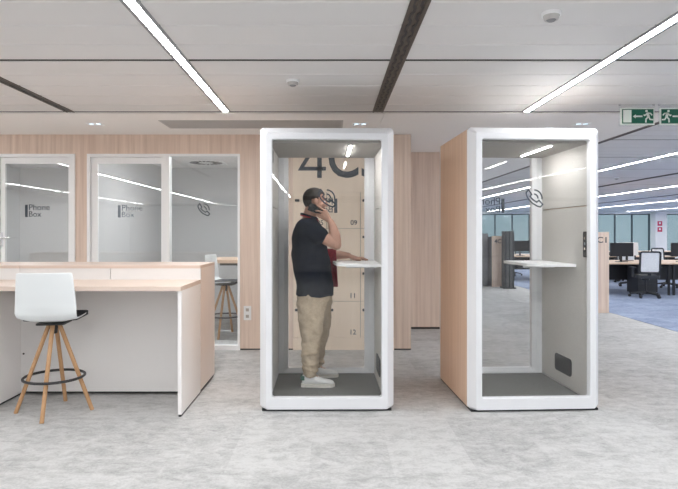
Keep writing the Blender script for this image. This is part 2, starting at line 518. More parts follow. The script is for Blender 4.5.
linear_light(X(527, 5.5), -7.8, 5.545, 'white linear ceiling light above the wood-sided booth, ending at the plaster strip', GL)
linear_light(-4.7, -9.7, 5.545, 'white linear ceiling light outside the left edge, mirrored in the middle glass door', GL)
linear_light(-7.8, -9.7, 5.545, 'white linear ceiling light furthest left, mirrored in the leftmost glass door', GL)
linear_light(5.18, -6., 31.5, 'white linear ceiling light nearest the green exit signs, running through the open office', GL)
linear_light(8.8, -6., 31.5, 'white linear ceiling light second from the exit signs in the open office', GL)
linear_light(12.7, -6., 31.5, 'white linear ceiling light third from the exit signs in the open office', GL)
linear_light(16.6, -6., 31.5, 'white linear ceiling light fourth from the exit signs in the open office', GL)
linear_light(20.3, -6., 31.5, 'white linear ceiling light furthest right in the open office', GL)

def slot_diffuser(x, y0, y1, label, w=.043, deep=True):
    t = thing('slot_diffuser', label, 'ceiling vent', (x, y0, ZC), 'dark slot diffusers in the ceiling')
    b = BM()
    for s in (-1, 1): box(b, x + s * w - .01, x + s * w + .01, y0, y1, ZC - .008, ZC + .02)
    box(b, x - .006, x + .006, y0, y1, ZC - .006, ZC + .02)
    obj('frame', b, M['duct_fin'], t)
    obj('slot', B(x - w + .01, x + w - .01, y0, y1, ZC - .002, ZC + .02), M['duct_fin'], t)
    if deep:
        for s in (-1, 1):                       # a row of staggered air deflectors on each side
            f = BM(); y = y0 + .03; q = 0; pts = []
            xa = x + s * w * .5
            while y < y1 - .05:
                pts.append((xa + (.008 if q % 2 else -.008), y)); pts.append((xa + (.008 if q % 2 else -.008), y + .05)); y += .09; q += 1
            stroke(f, pts, .017, .010, lambda u, v, d: (u, v, ZC - .006 + d))
            obj('deflector_row', f, M['black'], t)
    return t
slot_diffuser(.462, 1.6, 5.545, 'dark bronze slot diffuser in the ceiling above the booth with the man')
slot_diffuser(-2.58, 1.6, 5.545, 'dark slot diffuser in the ceiling at the left edge, over the counter', .032)
slot_diffuser(3.52, 5.6, 31., 'dark slot diffuser along the plaster strip behind the exit signs', .06, False)
slot_diffuser(6.95, 2., 31., 'dark slot diffuser between the two nearest office light lines', .05, False)
slot_diffuser(10.8, 2., 31., 'dark slot diffuser between the second and third office light lines', .05, False)

t = thing('ventilation_grille', 'long grey ventilation grille in the plaster strip over the phone room doors', 'ceiling vent', (-.85, 6.1, ZC - .012))
gx0, gx1, gy0, gy1, gz = -1.82, .13, 5.9, 6.34, ZC - .012
b = BM(); zz = gz - .004
for a in ((gx0, gx1, gy0, gy0 + .02), (gx0, gx1, gy1 - .02, gy1), (gx0, gx0 + .02, gy0 + .02, gy1 - .02), (gx1 - .02, gx1, gy0 + .02, gy1 - .02)): box(b, *a, zz, gz + .008)
obj('frame', b, M['grille'], t)
b = BM()
for i in range(16): box(b, gx0 + .02, gx1 - .02, gy0 + .03 + i * .0243, gy0 + .045 + i * .0243, zz + .001, gz + .006)
obj('slats', b, M['grille'], t)
obj('backing', B(gx0 + .02, gx1 - .02, gy0 + .02, gy1 - .02, gz - .001, gz + .003), M['gap'], t)

for px, lab in ((95, 'square recessed twin downlight over the leftmost glass doors'), (360, 'square recessed twin downlight right of the grille, over the man\'s booth'), (582, 'square recessed twin downlight over the right booth')):
    x = X(px, 6.1); z = ZC - .012
    t = thing('downlight', lab, 'ceiling light', (x, 6.1, z), 'square downlights in the plaster strip')
    b = BM()
    for a in ((x - .085, x + .085, 6.04, 6.05), (x - .085, x + .085, 6.15, 6.16), (x - .085, x - .075, 6.05, 6.15), (x + .075, x + .085, 6.05, 6.15), (x - .006, x + .006, 6.05, 6.15)): box(b, *a, z - .005, z + .01)
    obj('rim', b, M['white_frame'], t)
    obj('reflector', B(x - .075, x + .075, 6.05, 6.15, z - .0015, z + .008), M['chrome'], t)
    for s in (-1, 1):
        b = BM(); cyl(b, (x + s * .038, 6.1, z - .004), (x + s * .038, 6.1, z + .004), .026, n=20); obj('bulb', b, M['spot'], t, smooth=True)

def detector(x, y, z, lab):
    t = thing('smoke_detector', lab, 'smoke detector', (x, y, z), 'round ceiling detectors')
    b = BM(); cyl(b, (x, y, z), (x, y, z - .018), .052, .050, 24); obj('base', b, M['white_frame'], t, smooth=True)
    b = BM(); cyl(b, (x, y, z - .018), (x, y, z - .04), .044, .036, 24); obj('head', b, M['grille'], t, smooth=True)
    b = BM(); cyl(b, (x, y, z - .04), (x, y, z - .048), .026, .018, 24); obj('sensor', b, M['locker_grey'], t, smooth=True)
detector(-.30, 4.40, ZC, 'round white smoke detector on the ceiling above the man\'s booth')
detector(1.20, 3.05, ZC, 'round white smoke detector on the ceiling near the top edge, above the booth gap')
detector(6.17, 12.1, ZC, 'small round smoke detector on the open office ceiling below the exit signs')

# exit signs
def exit_sign(x0, x1, flip, lab):
    y, z0, z1 = 5.2, 2.417, 2.575
    t = thing('exit_sign', lab, 'exit sign', ((x0 + x1) / 2, y, ZC), 'green exit signs')
    obj('panel', B(x0, x1, y, y + .012, z0, z1), M['sign_white'], t, bevel=.003)
    obj('green_field', B(x0 + .012, x1 - .012, y - .002, y, z0 + .012, z1 - .012), M['green'], t)
    obj('hanger_plate', B(x0 - .01, x1 + .01, y + .0125, y + .018, z0 - .01, ZC - .001), M['acrylic'], t)
    for xx in (x0, x1):
        b = BM(); cyl(b, (xx, y + .015, ZC - .012), (xx, y + .015, ZC), .010, n=12); obj('fixing', b, M['chrome'], t, smooth=True)
    def f(u, v, w):
        return ((x1 - u) if flip else (x0 + u), y - .002 - w, z0 + v)
    W = x1 - x0
    p = BM(); prism(p, [(.022, .022), (.098, .022), (.098, .138), (.022, .138)], .002, f); obj('door_symbol', p, M['sign_white'], t)
    p = BM(); stroke(p, [(.200, .079), (.135, .079)], .014, .002, f); prism(p, [(.112, .079), (.138, .097), (.138, .061)], .002, f); obj('arrow', p, M['sign_white'], t)
    p = BM()
    prism(p, [(.238 + .012 * math.cos(a * PI / 6), .128 + .012 * math.sin(a * PI / 6)) for a in range(12)], .002, f)
    stroke(p, [(.245, .112), (.257, .072)], .024, .002, f)
    stroke(p, [(.246, .108), (.222, .086), (.212, .094)], .011, .002, f)
    stroke(p, [(.246, .110), (.276, .106), (.290, .088)], .011, .002, f)
    stroke(p, [(.254, .074), (.234, .054), (.232, .022)], .013, .002, f)
    stroke(p, [(.258, .074), (.272, .050), (.300, .048)], .013, .002, f)
    obj('runner_symbol', p, M['sign_white'], t)
exit_sign(2.69, 3.005, False, 'green exit sign with the arrow pointing left, left one of the hanging pair')
exit_sign(3.055, 3.37, True, 'green exit sign with the arrow pointing right, cut by the right edge')

# wall socket
t = thing('wall_socket', 'white double power socket on the wood wall beside the glass panel', 'socket', (X(247.6, YW), YW, 0))
sx0, sx1, sz0, sz1 = X(243.8, YW), X(251.2, YW), Z(320, YW), Z(306, YW)
obj('plate', B(sx0, sx1, YW - .010, YW, sz0, sz1), M['socket'], t, bevel=.003)
for k in (.27, .73):
    b = BM(); zc = sz0 + (sz1 - sz0) * k; box(b, sx0 + .026, sx1 - .026, YW - .012, YW - .010, zc - .018, zc + .018); obj('socket', b, M['socket_hole'], t)

# ------------------------------------------------------------------ lockers
t = thing('locker_bank', 'pale wood locker bank numbered 05 to 16 seen through the man\'s booth', 'lockers', (.15, YW, 0))
b = BM(); box(b, LK[0], LK[1], YW + .012, YW + .5, .0, LKT - .001); obj('carcass', b, M['socket_hole'], t)
obj('plinth', B(LK[0], LK[1], YW - .002, YW + .012, 0, Z(337.8, YW)), M['locker_wood'], t)
rows = [LKT - .44 * k for k in range(5)]
cw = (LK[1] - LK[0]) / 3
for c in range(3):
    for r in range(4):
        x0, x1 = LK[0] + c * cw + .004, LK[0] + (c + 1) * cw - .004
        z1, z0 = rows[r] - .003, rows[r + 1] + .003
        d = obj('locker_door', B(x0, x1, YW - .006, YW + .012, z0, z1), M['locker_wood'], t, bevel=.0015)
        obj('lock', prism(BM(), rrect(x0 + .02, x0 + .075, z1 - .115, z1 - .085, .008), .014, lambda u, v, w: (u, YW - .006 - w, v)), M['black'], d)
        num = '%02d' % (5 + c * 4 + r)
        obj('number', text_bm(num, on_front(x1 - .115, z0 + .038, YW - .006), height=.06, depth=.001, bold=.012), M['letter'], d)
zb_ = Z(178, YW)
t = thing('wall_lettering', 'large slate 4C3 lettering on the wood panel above the lockers', 'lettering', (.0, YW - .0025, zb_))
fn = on_front(X(299.8, YW), zb_, YW - .0025); b = BM()
stroke(b, [(.316, .112), (.015, .112), (.030, .140), (.235, .470)], .045, .003, fn); stroke(b, [(.238, 0), (.238, .483)], .055, .003, fn)
obj('letter', b, M['letter'], t)
for ch, px, w_ in (('C', 328.6, .36), ('3', 361.6, .30)):
    obj('letter', text_bm(ch, on_front(X(px, YW), zb_, YW - .0025), width=w_, height=.485, depth=.003, bold=.012), M['letter'], t)

# ------------------------------------------------------------------ counters
def counter(x0, x1, lab, seams):
    yf, ys, yb = 4.30, 4.93, 5.53
    t = thing('bar_counter', lab, 'counter', ((x0 + x1) / 2, 4.9, 0), 'bar height counters')
    zt, zl = 1.003, 1.128
    obj('worktop', B(x0, x1, yf - .02, ys, zt - .034, zt), M['counter_wood'], t, bevel=.002)
    obj('ledge_top', B(x0, x1, ys - .004, yb, zl - .026, zl), M['counter_wood'], t, bevel=.002)
    b = BM(); w = (x1 - x0) / 2
    for i in range(2): box(b, x0 + i * w + (.003 if i else .0), x0 + (i + 1) * w - (0 if i else .003), ys, ys + .018, zt, zl - .026)
    obj('riser_panel', b, M['counter_grey'], t)
    obj('back_panel', B(x0 + .028, x1 - .028, ys - .045, ys - .027, .03, zt - .034), M['counter_grey'], t)
    for s, xx in ((0, x0), (1, x1 - .028)):
        obj('end_panel', B(xx, xx + .028, yf, ys - .003, .018, zt - .034), M['counter_white'], t, bevel=.001)
        b = BM(); box(b, xx + .004, xx + .024, yf + .004, yf + .05, 0, .018); box(b, xx + .004, xx + .024, yf + .05, ys - .02, .004, .018); obj('foot_strip', b, M['black'], t)
    obj('cabinet', B(x0, x1, ys + .018, yb - .004, .03, zl - .026), M['counter_side'], t)
    obj('plinth', B(x0 + .01, x1 - .01, ys + .03, yb - .02, 0, .03), M['black'], t)
    for zz in (.33, .88) if False else (.36, .85):
        b = BM(); cyl(b, (x0 + .055, ys - .045, zz), (x0 + .055, ys - .050, zz), .008, n=10); obj('screw_cap', b, M['gap'], t)
counter(-2.735, -1.148, 'pale wood topped white bar counter with raised ledge beside the man\'s booth', 1)
counter(-4.33, -2.741, 'pale wood topped white bar counter with raised ledge cut by the left edge', 1)

# ------------------------------------------------------------------ bar stool (faces +Y, origin at floor)
def make_stool(lab):
    t = thing('bar_stool', lab, 'stool', (0, 0, 0), 'white shell bar stools on oak legs')
    # shell: side profile swept across the width, thin sheet
    prof = [(.215, .738), (.13, .731), (.0, .728), (-.11, .730), (-.165, .745), (-.200, .785), (-.222, .85), (-.238, .95), (-.250, 1.05), (-.256, 1.118)]
    half = [.195, .215, .222, .226, .228, .232, .230, .224, .216, .208]
    bm = BM(); NX = 12; grid = []
    # refine the profile
    P = []
    for i in range(len(prof) - 1):
        for k in range(4):
            q = k / 4; P.append((prof[i][0] * (1 - q) + prof[i + 1][0] * q, prof[i][1] * (1 - q) + prof[i + 1][1] * q, half[i] * (1 - q) + half[i + 1] * q))
    P.append((*prof[-1], half[-1]))
    for y, z, h in P:
        row = []
        for j in range(NX + 1):
            u = -1 + 2 * j / NX
            back = min(1, max(0, (z - .745) / .12))
            row.append(bm.verts.new((u * h, y + back * .045 * u * u - 0., z + (1 - back) * .030 * abs(u) ** 3)))
        grid.append(row)
    for a, b2 in zip(grid, grid[1:]):
        for j in range(NX): bm.faces.new((a[j], a[j + 1], b2[j + 1], b2[j]))
    def mods(o):
        s = o.modifiers.new('s', 'SMOOTH'); s.iterations = 3
        s = o.modifiers.new('t', 'SOLIDIFY'); s.thickness = .012; s.offset = 0
        s = o.modifiers.new('b', 'SUBSURF'); s.levels = 1
    me = evalmesh('seat_shell', bm, mods); me.materials.append(M['plastic']); me.shade_smooth()
    link_mesh('seat_shell', me, t)
    # cushion pad lying in the seat
    bm = BM()
    prism(bm, rrect(-.200, .200, -.13, .245, .05), .030, lambda u, v, w: (u, v, .736 + w + .02 * max(0, v - .1)))
    obj('cushion', bm, M['cushion'], t, smooth=True, bevel=.008)
    bm = BM(); prism(bm, rrect(-.105, .105, -.12, .12, .03), .012, lambda u, v, w: (u, v, .700 + w)); cyl(bm, (0, 0, .69), (0, 0, .62), .030, .022)
    obj('base_plate', bm, M['black_metal'], t, bevel=.002)
    for k in range(4):
        a = PI / 4 + k * PI / 2 - math.radians(44); sx, sy = math.cos(a), math.sin(a)
        bm = BM(); cyl(bm, (sx * .036, sy * .036, .700), (sx * .285, sy * .285, 0), .0165, .0155, 16); lg = obj('leg', bm, M['leg_wood'], t, smooth=True)
    bm = tube(BM(), circle((0, 0, .278), .222, 56), .0105, 10, True)
    obj('footrest_ring', bm, M['black_metal'], t, smooth=True)
    return t
st = make_stool('white shell bar stool with black pad on oak legs in front of the counter')
st.location = (-2.19, 4.433, 0); st.rotation_euler = (0, 0, math.radians(8))
dup(st, (-1.45, 7.70, 0), math.radians(-100), 'white shell bar stool behind the glass panel, at the high table')
#dup(st, (-2.12, 9.3, 0), math.radians(-190), 'white shell bar stool at the back of the glass room, beyond the high table')

# high table in the glass room
t = thing('high_table', 'high wood-topped table with black frame inside the glass phone room', 'table', (-1.35, 8.45, 0))
obj('table_top', B(-1.78, -.82, 8.0, 8.9, .98, 1.03), M['desk_wood'], t, bevel=.003)
b = BM(); box(b, -1.62, -.90, 8.15, 8.75, .94, .978); obj('apron', b, M['black_metal'], t)
for xx in (-1.25, -.92):
    for yy in (8.12, 8.74): obj('leg', B(xx, xx + .04, yy, yy + .04, 0, .98), M['black_metal'], t)

# fill lamp added on each room's ceiling, out of view, to brighten the interior
for xx, lab in ((-4.3, 'added fill lamp, out of view, brightening the room behind the leftmost glass door'), (-1.6, 'added fill lamp, out of view, brightening the room behind the middle glass door and glass panel')):
    t = thing('added_room_lamp', lab, 'ceiling light', (xx, 7.7, 2.56), 'fill lamps added to the phone rooms')
    obj('housing', B(xx - .42, xx + .42, 7.6, 7.8, 2.535, 2.56), M['white_frame'], t)
    obj('diffuser', B(xx - .4, xx + .4, 7.62, 7.78, 2.53, 2.535), M['added_room_lamp'], t)
# swirl diffuser, intercom and socket in the rooms
def swirl(x, y, lab):
    t = thing('swirl_diffuser', lab, 'ceiling vent', (x, y, 2.56), 'square swirl diffusers in the phone rooms')
    obj('plate', B(x - .3, x + .3, y - .3, y + .3, 2.552, 2.56), M['white_frame'], t, bevel=.002)
    b = BM()
    for k in range(20):
        a = 2 * PI * k / 20; c, s = math.cos(a), math.sin(a)
        q = [(.12, -.012), (.26, -.022), (.26, .022), (.12, .012)]
        prism(b, [(x + u * c - (v + .25 * u - .04) * s, y + u * s + (v + .25 * u - .04) * c) for u, v in q], .002, lambda u, v, w: (u, v, 2.552 - w))
    obj('slots', b, M['black'], t)
swirl(X(206, 9.1), 9.1, 'square swirl diffuser on the ceiling behind the glass panel with the phone symbol')
swirl(X(63, 8.6), 8.7, 'square swirl diffuser on the ceiling behind the leftmost glass door')
t = thing('wall_intercom', 'small black and white handset on the grey wall behind the middle glass door', 'intercom', (X(120.5, YR), YR, 1.4))
ix = X(120.5, YR)
obj('housing', B(ix - .035, ix + .035, YR - .03, YR, 1.31, 1.44), M['socket'], t, bevel=.006)
obj('handset', B(ix - .03, ix + .03, YR - .045, YR - .03, 1.44, 1.60), M['black'], t, bevel=.006)
t = thing('wall_switch', 'white double switch plate low on the grey wall behind the middle glass door', 'switch', (X(108, YR), YR, 1.07))
ix = X(108, YR); obj('plate', B(ix - .07, ix + .07, YR - .01, YR, 1.02, 1.12), M['socket'], t, bevel=.003)
obj('rocker', B(ix - .05, ix - .004, YR - .014, YR - .01, 1.04, 1.10), M['white_frame'], t); obj('rocker', B(ix + .004, ix + .05, YR - .014, YR - .01, 1.04, 1.10), M['white_frame'], t)

# ================================================================== PHONE BOOTHS
def booth(cx, yf, dep, lab, sym_dx=0., twist=0.):
    W, H = 1.068, 2.254
    t = thing('phone_booth', lab, 'phone booth', (cx, yf, 0), 'white framed glass phone booths')
    x0, x1 = cx - W / 2, cx + W / 2; yb = yf + dep
    zb = .016
    def ring(name, ya, yb_, y_in, q=0.):
        # profile: outer chamfer, front face, return to glass.  ya front plane, yb_ rear plane
        s = 1 if yb_ > ya else -1
        bm = BM()
        def loop(ins, y, ch, low):
            a0, a1, c0, c1 = x0 + ins, x1 - ins, zb + low, H - ins
            return [(a0 + ch, y, c0), (a1 - ch, y, c0), (a1, y, c0 + ch), (a1, y, c1 - ch), (a1 - ch, y, c1), (a0 + ch, y, c1), (a0, y, c1 - ch), (a0, y, c0 + ch)]
        L = [loop(.0, yb_, .020, 0), loop(.0, ya + s * .066, .020, 0), loop(.052, ya + s * .001, .012, .004), loop(.055, ya, .012, .008), loop(.096, ya, .010, .092), loop(.100, ya + s * .004, .010, .096), loop(.100, y_in, .010, .096), loop(.060, yb_, .010, .06)]
        if q:       # wider stiles towards the sides only
            for l in L[4:]:
                for i, p in enumerate(l): l[i] = (p[0] + (q if p[0] < cx else -q), p[1], p[2])
        vs = [[bm.verts.new(p) for p in l] for l in L]
        for a in range(len(vs)):
            A, C = vs[a], vs[(a + 1) % len(vs)]
            for i in range(8): bm.faces.new((A[i], A[(i + 1) % 8], C[(i + 1) % 8], C[i]))
        return obj(name, bm, M['white_metal'], t, bevel=0)
    ring('front_frame', yf, yf + .075, yf + .055)
    ring('rear_frame', yb, yb - .075, yb - .055, .065)
    zc0, zc1 = .068, 2.150
    for s, xa in ((-1, x0), (1, x1)):
        xo, xi, xf = (xa + .004, xa + .05, xa + .074) if s < 0 else (xa - .004, xa - .05, xa - .074)
        obj('side_panel', B(min(xo, xi), max(xo, xi), yf + .0755, yb - .0755, zb + .01, H - .012), M['booth_wood'], t)
        seam = 1.635
        obj('felt_lining', B(min(xi, xf) + .0005, max(xi, xf), yf + .076, yb - .076, zc0, seam - .004), M['felt'], t, bevel=.003)
        obj('felt_lining', B(min(xi, xf) + .0005, max(xi, xf), yf + .076, yb - .076, seam + .004, zc1), M['felt'], t, bevel=.003)
    obj('roof', B(x0 + .051, x1 - .051, yf + .0755, yb - .0755, zc1 + .001, H - .02), M['felt_dark'], t)
    obj('ceiling_lining', B(x0 + .075, x1 - .075, yf + .076, yb - .076, zc1 - .014, zc1), M['felt_dark'], t)
    obj('base', B(x0 + .051, x1 - .051, yf + .0755, yb - .0755, zb + .005, .054), M['white_metal'], t)
    obj('foot_strip', B(x0 + .02, x1 - .02, yf + .03, yb - .03, 0, zb), M['black'], t)
    obj('carpet', B(x0 + .0745, x1 - .0745, yf + .06, yb - .06, .0545, .064), M['booth_carpet'], t)
    gl = obj('glass_door', B(x0 + .090, x1 - .090, yf + .042, yf + .052, .09, H - .072), M['glass'], t)
    gb = obj('rear_glass', B(x0 + .090, x1 - .090, yb - .052, yb - .042, .09, H - .072), M['glass'], t)
    # symbol on the front glass, lettering on the rear glass (reads from behind)
    obj('phone_symbol', phone_icon(on_front(cx + sym_dx, Z(198.3, 4.47), yf + .0415), .00118), M['letter'], gl)
    bx = cx + .105; yy = yb - .0415
    back = lambda x, z: (lambda u, v, w: (x - u, yy + w, z + v))
    zz = Z(213, 5.45)
    obj('lettering_bar', prism(BM(), [(0, 0), (.03, 0), (.03, .138), (0, .138)], .0015, back(bx, zz)), M['letter'], gb)
    obj('lettering', text_bm('Phone', back(bx - .045, zz + .078), width=.245, depth=.0015), M['letter'], gb)
    obj('lettering', text_bm('Box', back(bx - .045, zz + .004), width=.145, depth=.0015), M['letter'], gb)
    # standing shelf on the right wall
    xw = x1 - .0745; zs = 1.15
    sh = [(xw, yf + .28), (xw, yb - .09), (xw - .33, yb - .09), (xw - .395, yb - .13), (xw - .40, yb - .20), (xw - .37, yf + .42), (xw - .30, yf + .36)]
    obj('shelf', prism(BM(), sh, .024, lambda u, v, w: (u, v, zs - .024 + w)), M['white_frame'], t, bevel=.004)
    obj('shelf_bracket', B(xw - .28, xw - .001, yb - .35, yb - .31, zs - .054, zs - .0245), M['white_metal'], t)
    # ceiling lamp
    lx = cx + .195
    l = obj('lamp_housing', B(lx - .014, lx + .014, yf + .17, yf + .80, zc1 - .020, zc1 - .0145), M['white_metal'], t)
    obj('lamp_diffuser', B(lx - .009, lx + .009, yf + .18, yf + .79, zc1 - .024, zc1 - .0205), M['booth_lamp'], l)
    # low air vent and control panel on the right wall
    v = BM(); prism(v, rrect(yf + .36, yf + .67, .175, .325, .03), .008, lambda a, b_, w: (xw - w, a, b_))
    ve = obj('air_vent', v, M['chair_dark'], t, bevel=.002)
    v = BM()
    for k in range(9): box(v, xw - .011, xw - .0085, yf + .385, yf + .645, .192 + k * .0135, .198 + k * .0135)
    obj('vent_slats', v, M['black'], ve)
    v = BM(); prism(v, rrect(yf + .086, yf + .146, 1.215, 1.425, .012), .010, lambda a, b_, w: (xw - w, a, b_))
    pn = obj('control_panel', v, M['black'], t, bevel=.002)
    for k, mt in ((1.37, 'chrome'), (1.325, 'letter_pale'), (1.285, 'chrome')):
        v = BM(); cyl(v, (xw - .010, yf + .116, k), (xw - .0125, yf + .116, k), .012, n=14); obj('button', v, M[mt], pn)
    v = BM(); prism(v, rrect(yf + .12, yf + .20, 1.99, 2.09, .01), .02, lambda a, b_, w: (x0 + .0745 + w, a, b_)); obj('door_closer', v, M['black'], t, bevel=.003)
    return t
b1 = booth(-.032, 4.42, 1.04, 'white framed glass phone booth with a man on the phone inside', 0.)
b1.rotation_euler = (0, 0, math.radians(.7))
b2 = booth(1.622, 4.42, 1.04, 'empty white framed glass phone booth with wood side, the right one', 0.)
b2.rotation_euler = (0, 0, math.radians(2.7))

# ================================================================== OPEN OFFICE
def make_chair():
    t = thing('office_chair', '', 'chair', (0, 0, 0), 'mesh backed office chairs')     # faces +Y
    b = BM()
    for k in range(5):
        a = 2 * PI * k / 5 + PI / 2; c, s = math.cos(a), math.sin(a)
        cyl(b, (.02 * c, .02 * s, .115), (.30 * c, .30 * s, .075), .026, .016, 8)
    cyl(b, (0, 0, .08), (0, 0, .15), .045, .035, 14)
    obj('star_base', b, M['chair_dark'], t, smooth=True)
    for k in range(5):
        a = 2 * PI * k / 5 + PI / 2; c, s = math.cos(a), math.sin(a)
        b = BM(); cyl(b, (.31 * c - .022 * s, .31 * s + .022 * c, .032), (.31 * c + .022 * s, .31 * s - .022 * c, .032), .032, n=14)
        cyl(b, (.30 * c, .30 * s, .03), (.30 * c, .30 * s, .085), .010, n=8); obj('caster', b, M['black'], t, smooth=True)
    b = BM(); cyl(b, (0, 0, .14), (0, 0, .42), .024, n=14); cyl(b, (0, 0, .38), (0, 0, .43), .075, .09, 14); obj('gas_column', b, M['black_metal'], t, smooth=True)
    b = BM(); prism(b, rrect(-.235, .235, -.22, .25, .08), .07, lambda u, v, w: (u, v, .43 + w)); obj('seat', b, M['chair_dark'], t, smooth=True, bevel=.02)
    b = BM()
    def bk(u, v, w): return (u, -.235 - .10 * (v - .55) - w + .25 * u * u, v)
    outer = rrect(-.215, .215, .54, 1.02, .05); inner = rrect(-.185, .185, .57, .995, .04)
    stroke(b, rrect(-.20, .20, .555, 1.005, .045), .035, .022, bk, True)
    stroke(b, [(0, .56), (0, .44)], .06, .03, lambda u, v, w: (u, -.235 + (.56 - v) * .6 - w, v))
    obj('back_frame', b, M['chair_dark'], t)
    b = BM()
    nx, nz = 8, 10; g = [[b.verts.new(bk(-.186 + .372 * i / nx, .568 + .424 * j / nz, .008)) for i in range(nx + 1)] for j in range(nz + 1)]
    for j in range(nz):
        for i in range(nx): b.faces.new((g[j][i], g[j][i + 1], g[j + 1][i + 1], g[j + 1][i]))
    ret = bmesh.ops.solidify(b, geom=list(b.faces), thickness=.006)
    obj('back_mesh', b, M['mesh_grey'], t, smooth=True)
    for s in (-1, 1):
        b = BM(); box(b, s * .265 - .02, s * .265 + .02, -.06, .02, .45, .64); box(b, s * .265 - .04, s * .265 + .04, -.13, .13, .64, .67); box(b, min(s * .2, s * .265), max(s * .2, s * .265), -.05, .01, .44, .46)
        obj('armrest', b, M['chair_dark'], t, bevel=.006)
    return t
ch = make_chair()
ch.location = (X(643, 12.4), 12.3, 0); ch.rotation_euler = (0, 0, math.radians(-10))
ch['label'] = 'light grey mesh office chair at the nearest desk, its back towards us'
GC = 'mesh backed office chairs'
dup(ch, (7.95, 14.85, 0), math.radians(172), 'mesh office chair across the nearest desk, directly beyond the nearest chair')
dup(ch, (X(665.5, 14.6), 14.55, 0), math.radians(198), 'mesh office chair across the nearest desk, turned and furthest right')
dup(ch, (X(622.5, 16.2), 16.0, 0), math.radians(160), 'mesh office chair seen under the nearest desk beside the numbered wood panel')
dup(ch, (3.22, .80, 0), math.radians(190), 'mesh office chair mirrored in the right booth glass')

def make_desk():
    t = thing('desk', '', 'desk', (0, 0, 0), 'wood topped office desks')      # 1.6 wide, origin at front left
    obj('desk_top', B(0, 1.6, 0, .8, .705, .73), M['desk_wood'], t, bevel=.002)
    for x in (.03, 1.53):
        b = BM(); box(b, x, x + .04, .04, .08, 0, .705); box(b, x, x + .04, .72, .76, 0, .705); box(b, x, x + .04, .08, .72, .66, .704); obj('leg', b, M['black_metal'], t)
    obj('modesty_panel', B(.075, 1.525, .70, .718, .30, .704), M['black_metal'], t)
    return t
def make_monitor():
    t = thing('monitor', '', 'monitor', (0, 0, 0), 'black monitors on the office desks')
    obj('screen', B(-.27, .27, -.018, .018, .13, .45), M['monitor'], t, bevel=.004)
    b = BM(); box(b, -.025, .025, .020, .04, .01, .30); obj('stand', b, M['black_metal'], t)
    obj('foot', B(-.11, .11, -.08, .09, 0, .012), M['black_metal'], t, bevel=.003)
    return t
dk = make_desk(); mo = make_monitor(); firstd = firstm = True
def desk_at(x, y, rz, lab):
    global firstd
    if firstd: dk.location = (x, y, 0); dk.rotation_euler = (0, 0, rz); dk['label'] = lab; firstd = False; return dk
    return dup(dk, (x, y, 0), rz, lab)
def mon_at(x, y, rz, lab, z=.731):
    global firstm
    if firstm: mo.location = (x, y, z); mo.rotation_euler = (0, 0, rz); mo['label'] = lab; firstm = False; return mo
    return dup(mo, (x, y, z), rz, lab)
desk_at(6.10, 12.62, 0, 'wood topped desk nearest us in the open office, behind the nearest mesh chair')
desk_at(7.71, 12.62, 0, 'wood topped desk in the nearest row, cut by the right edge')
desk_at(7.70, 14.24, PI, 'wood topped desk back to back with the nearest office desk')
desk_at(9.31, 14.24, PI, 'wood topped desk on the far side of the nearest row, at the right edge')
mon_at(6.86, 13.22, 0, 'wide black monitor on the nearest office desk beside the numbered wood panel')
mon_at(8.30, 13.22, 0, 'black monitor on the nearest desk row, cut by the right edge')
t = mon_at(7.28, 13.75, .1, 'pale monitor behind the wide black one in the nearest desk row')
for c in t.children:
    if c.name.startswith('screen'):
        c.data = c.data.copy(); c.data.materials.clear(); c.data.materials.append(M['screen_white'])
t = thing('desk_pedestal', 'black drawer pedestal under the nearest desk, right of the mesh chair', 'pedestal', (7.25, 12.95, 0))
obj('carcass', B(7.02, 7.46, 12.84, 13.28, .03, .68), M['chair_dark'], t, bevel=.003)
for k in range(3):
    d = obj('drawer', B(7.03, 7.45, 12.825, 12.84, .05 + k * .21, .25 + k * .21), M['chair_dark'], t, bevel=.002)
    obj('drawer_handle', B(7.18, 7.30, 12.815, 12.825, .19 + k * .21, .20 + k * .21), M['black_metal'], d)
for sx in (7.05, 7.41):
    b = BM()
    for sy in (12.9, 13.2): cyl(b, (sx - .015, sy, .016), (sx + .015, sy, .016), .016, n=10)
    obj('caster', b, M['black'], t)
# second row, seen through the right booth
desk_at(5.32, 16.4, 0, 'wood topped desk in the second row, seen through the right booth glass')
desk_at(6.93, 16.4, 0, 'wood topped desk in the second row, behind the numbered wood panel')
desk_at(6.92, 18.02, PI, 'wood topped desk on the far side of the second row, seen through the right booth')
desk_at(8.53, 16.4, 0, 'wood topped desk in the second row, right of the numbered wood panel')
mon_at(X(521.5, 16.7), 16.8, 0.05, 'black monitor seen through the right booth beside the dark column')
mon_at(7.4, 16.9, .1, 'black monitor in the second desk row, behind the numbered wood panel')
dup(ch, (6.0, 18.6, 0), PI, 'mesh office chair across the second row, seen through the right booth')
desk_at(10.2, 20.8, 0, 'wood topped desk in the third row, far behind the nearest chair')
desk_at(11.81, 20.8, 0, 'wood topped desk in the third row at the right, far behind')
#mon_at(11.0, 21.3, 0, 'black monitor in the third desk row, far behind the nearest chair')
#mon_at(12.6, 21.3, 0, 'black monitor in the third desk row at the right, far behind')
dup(ch, (X(672, 18.5), 18.3, 0), 2.2, 'mesh office chair at the far right edge, beyond the nearest row')

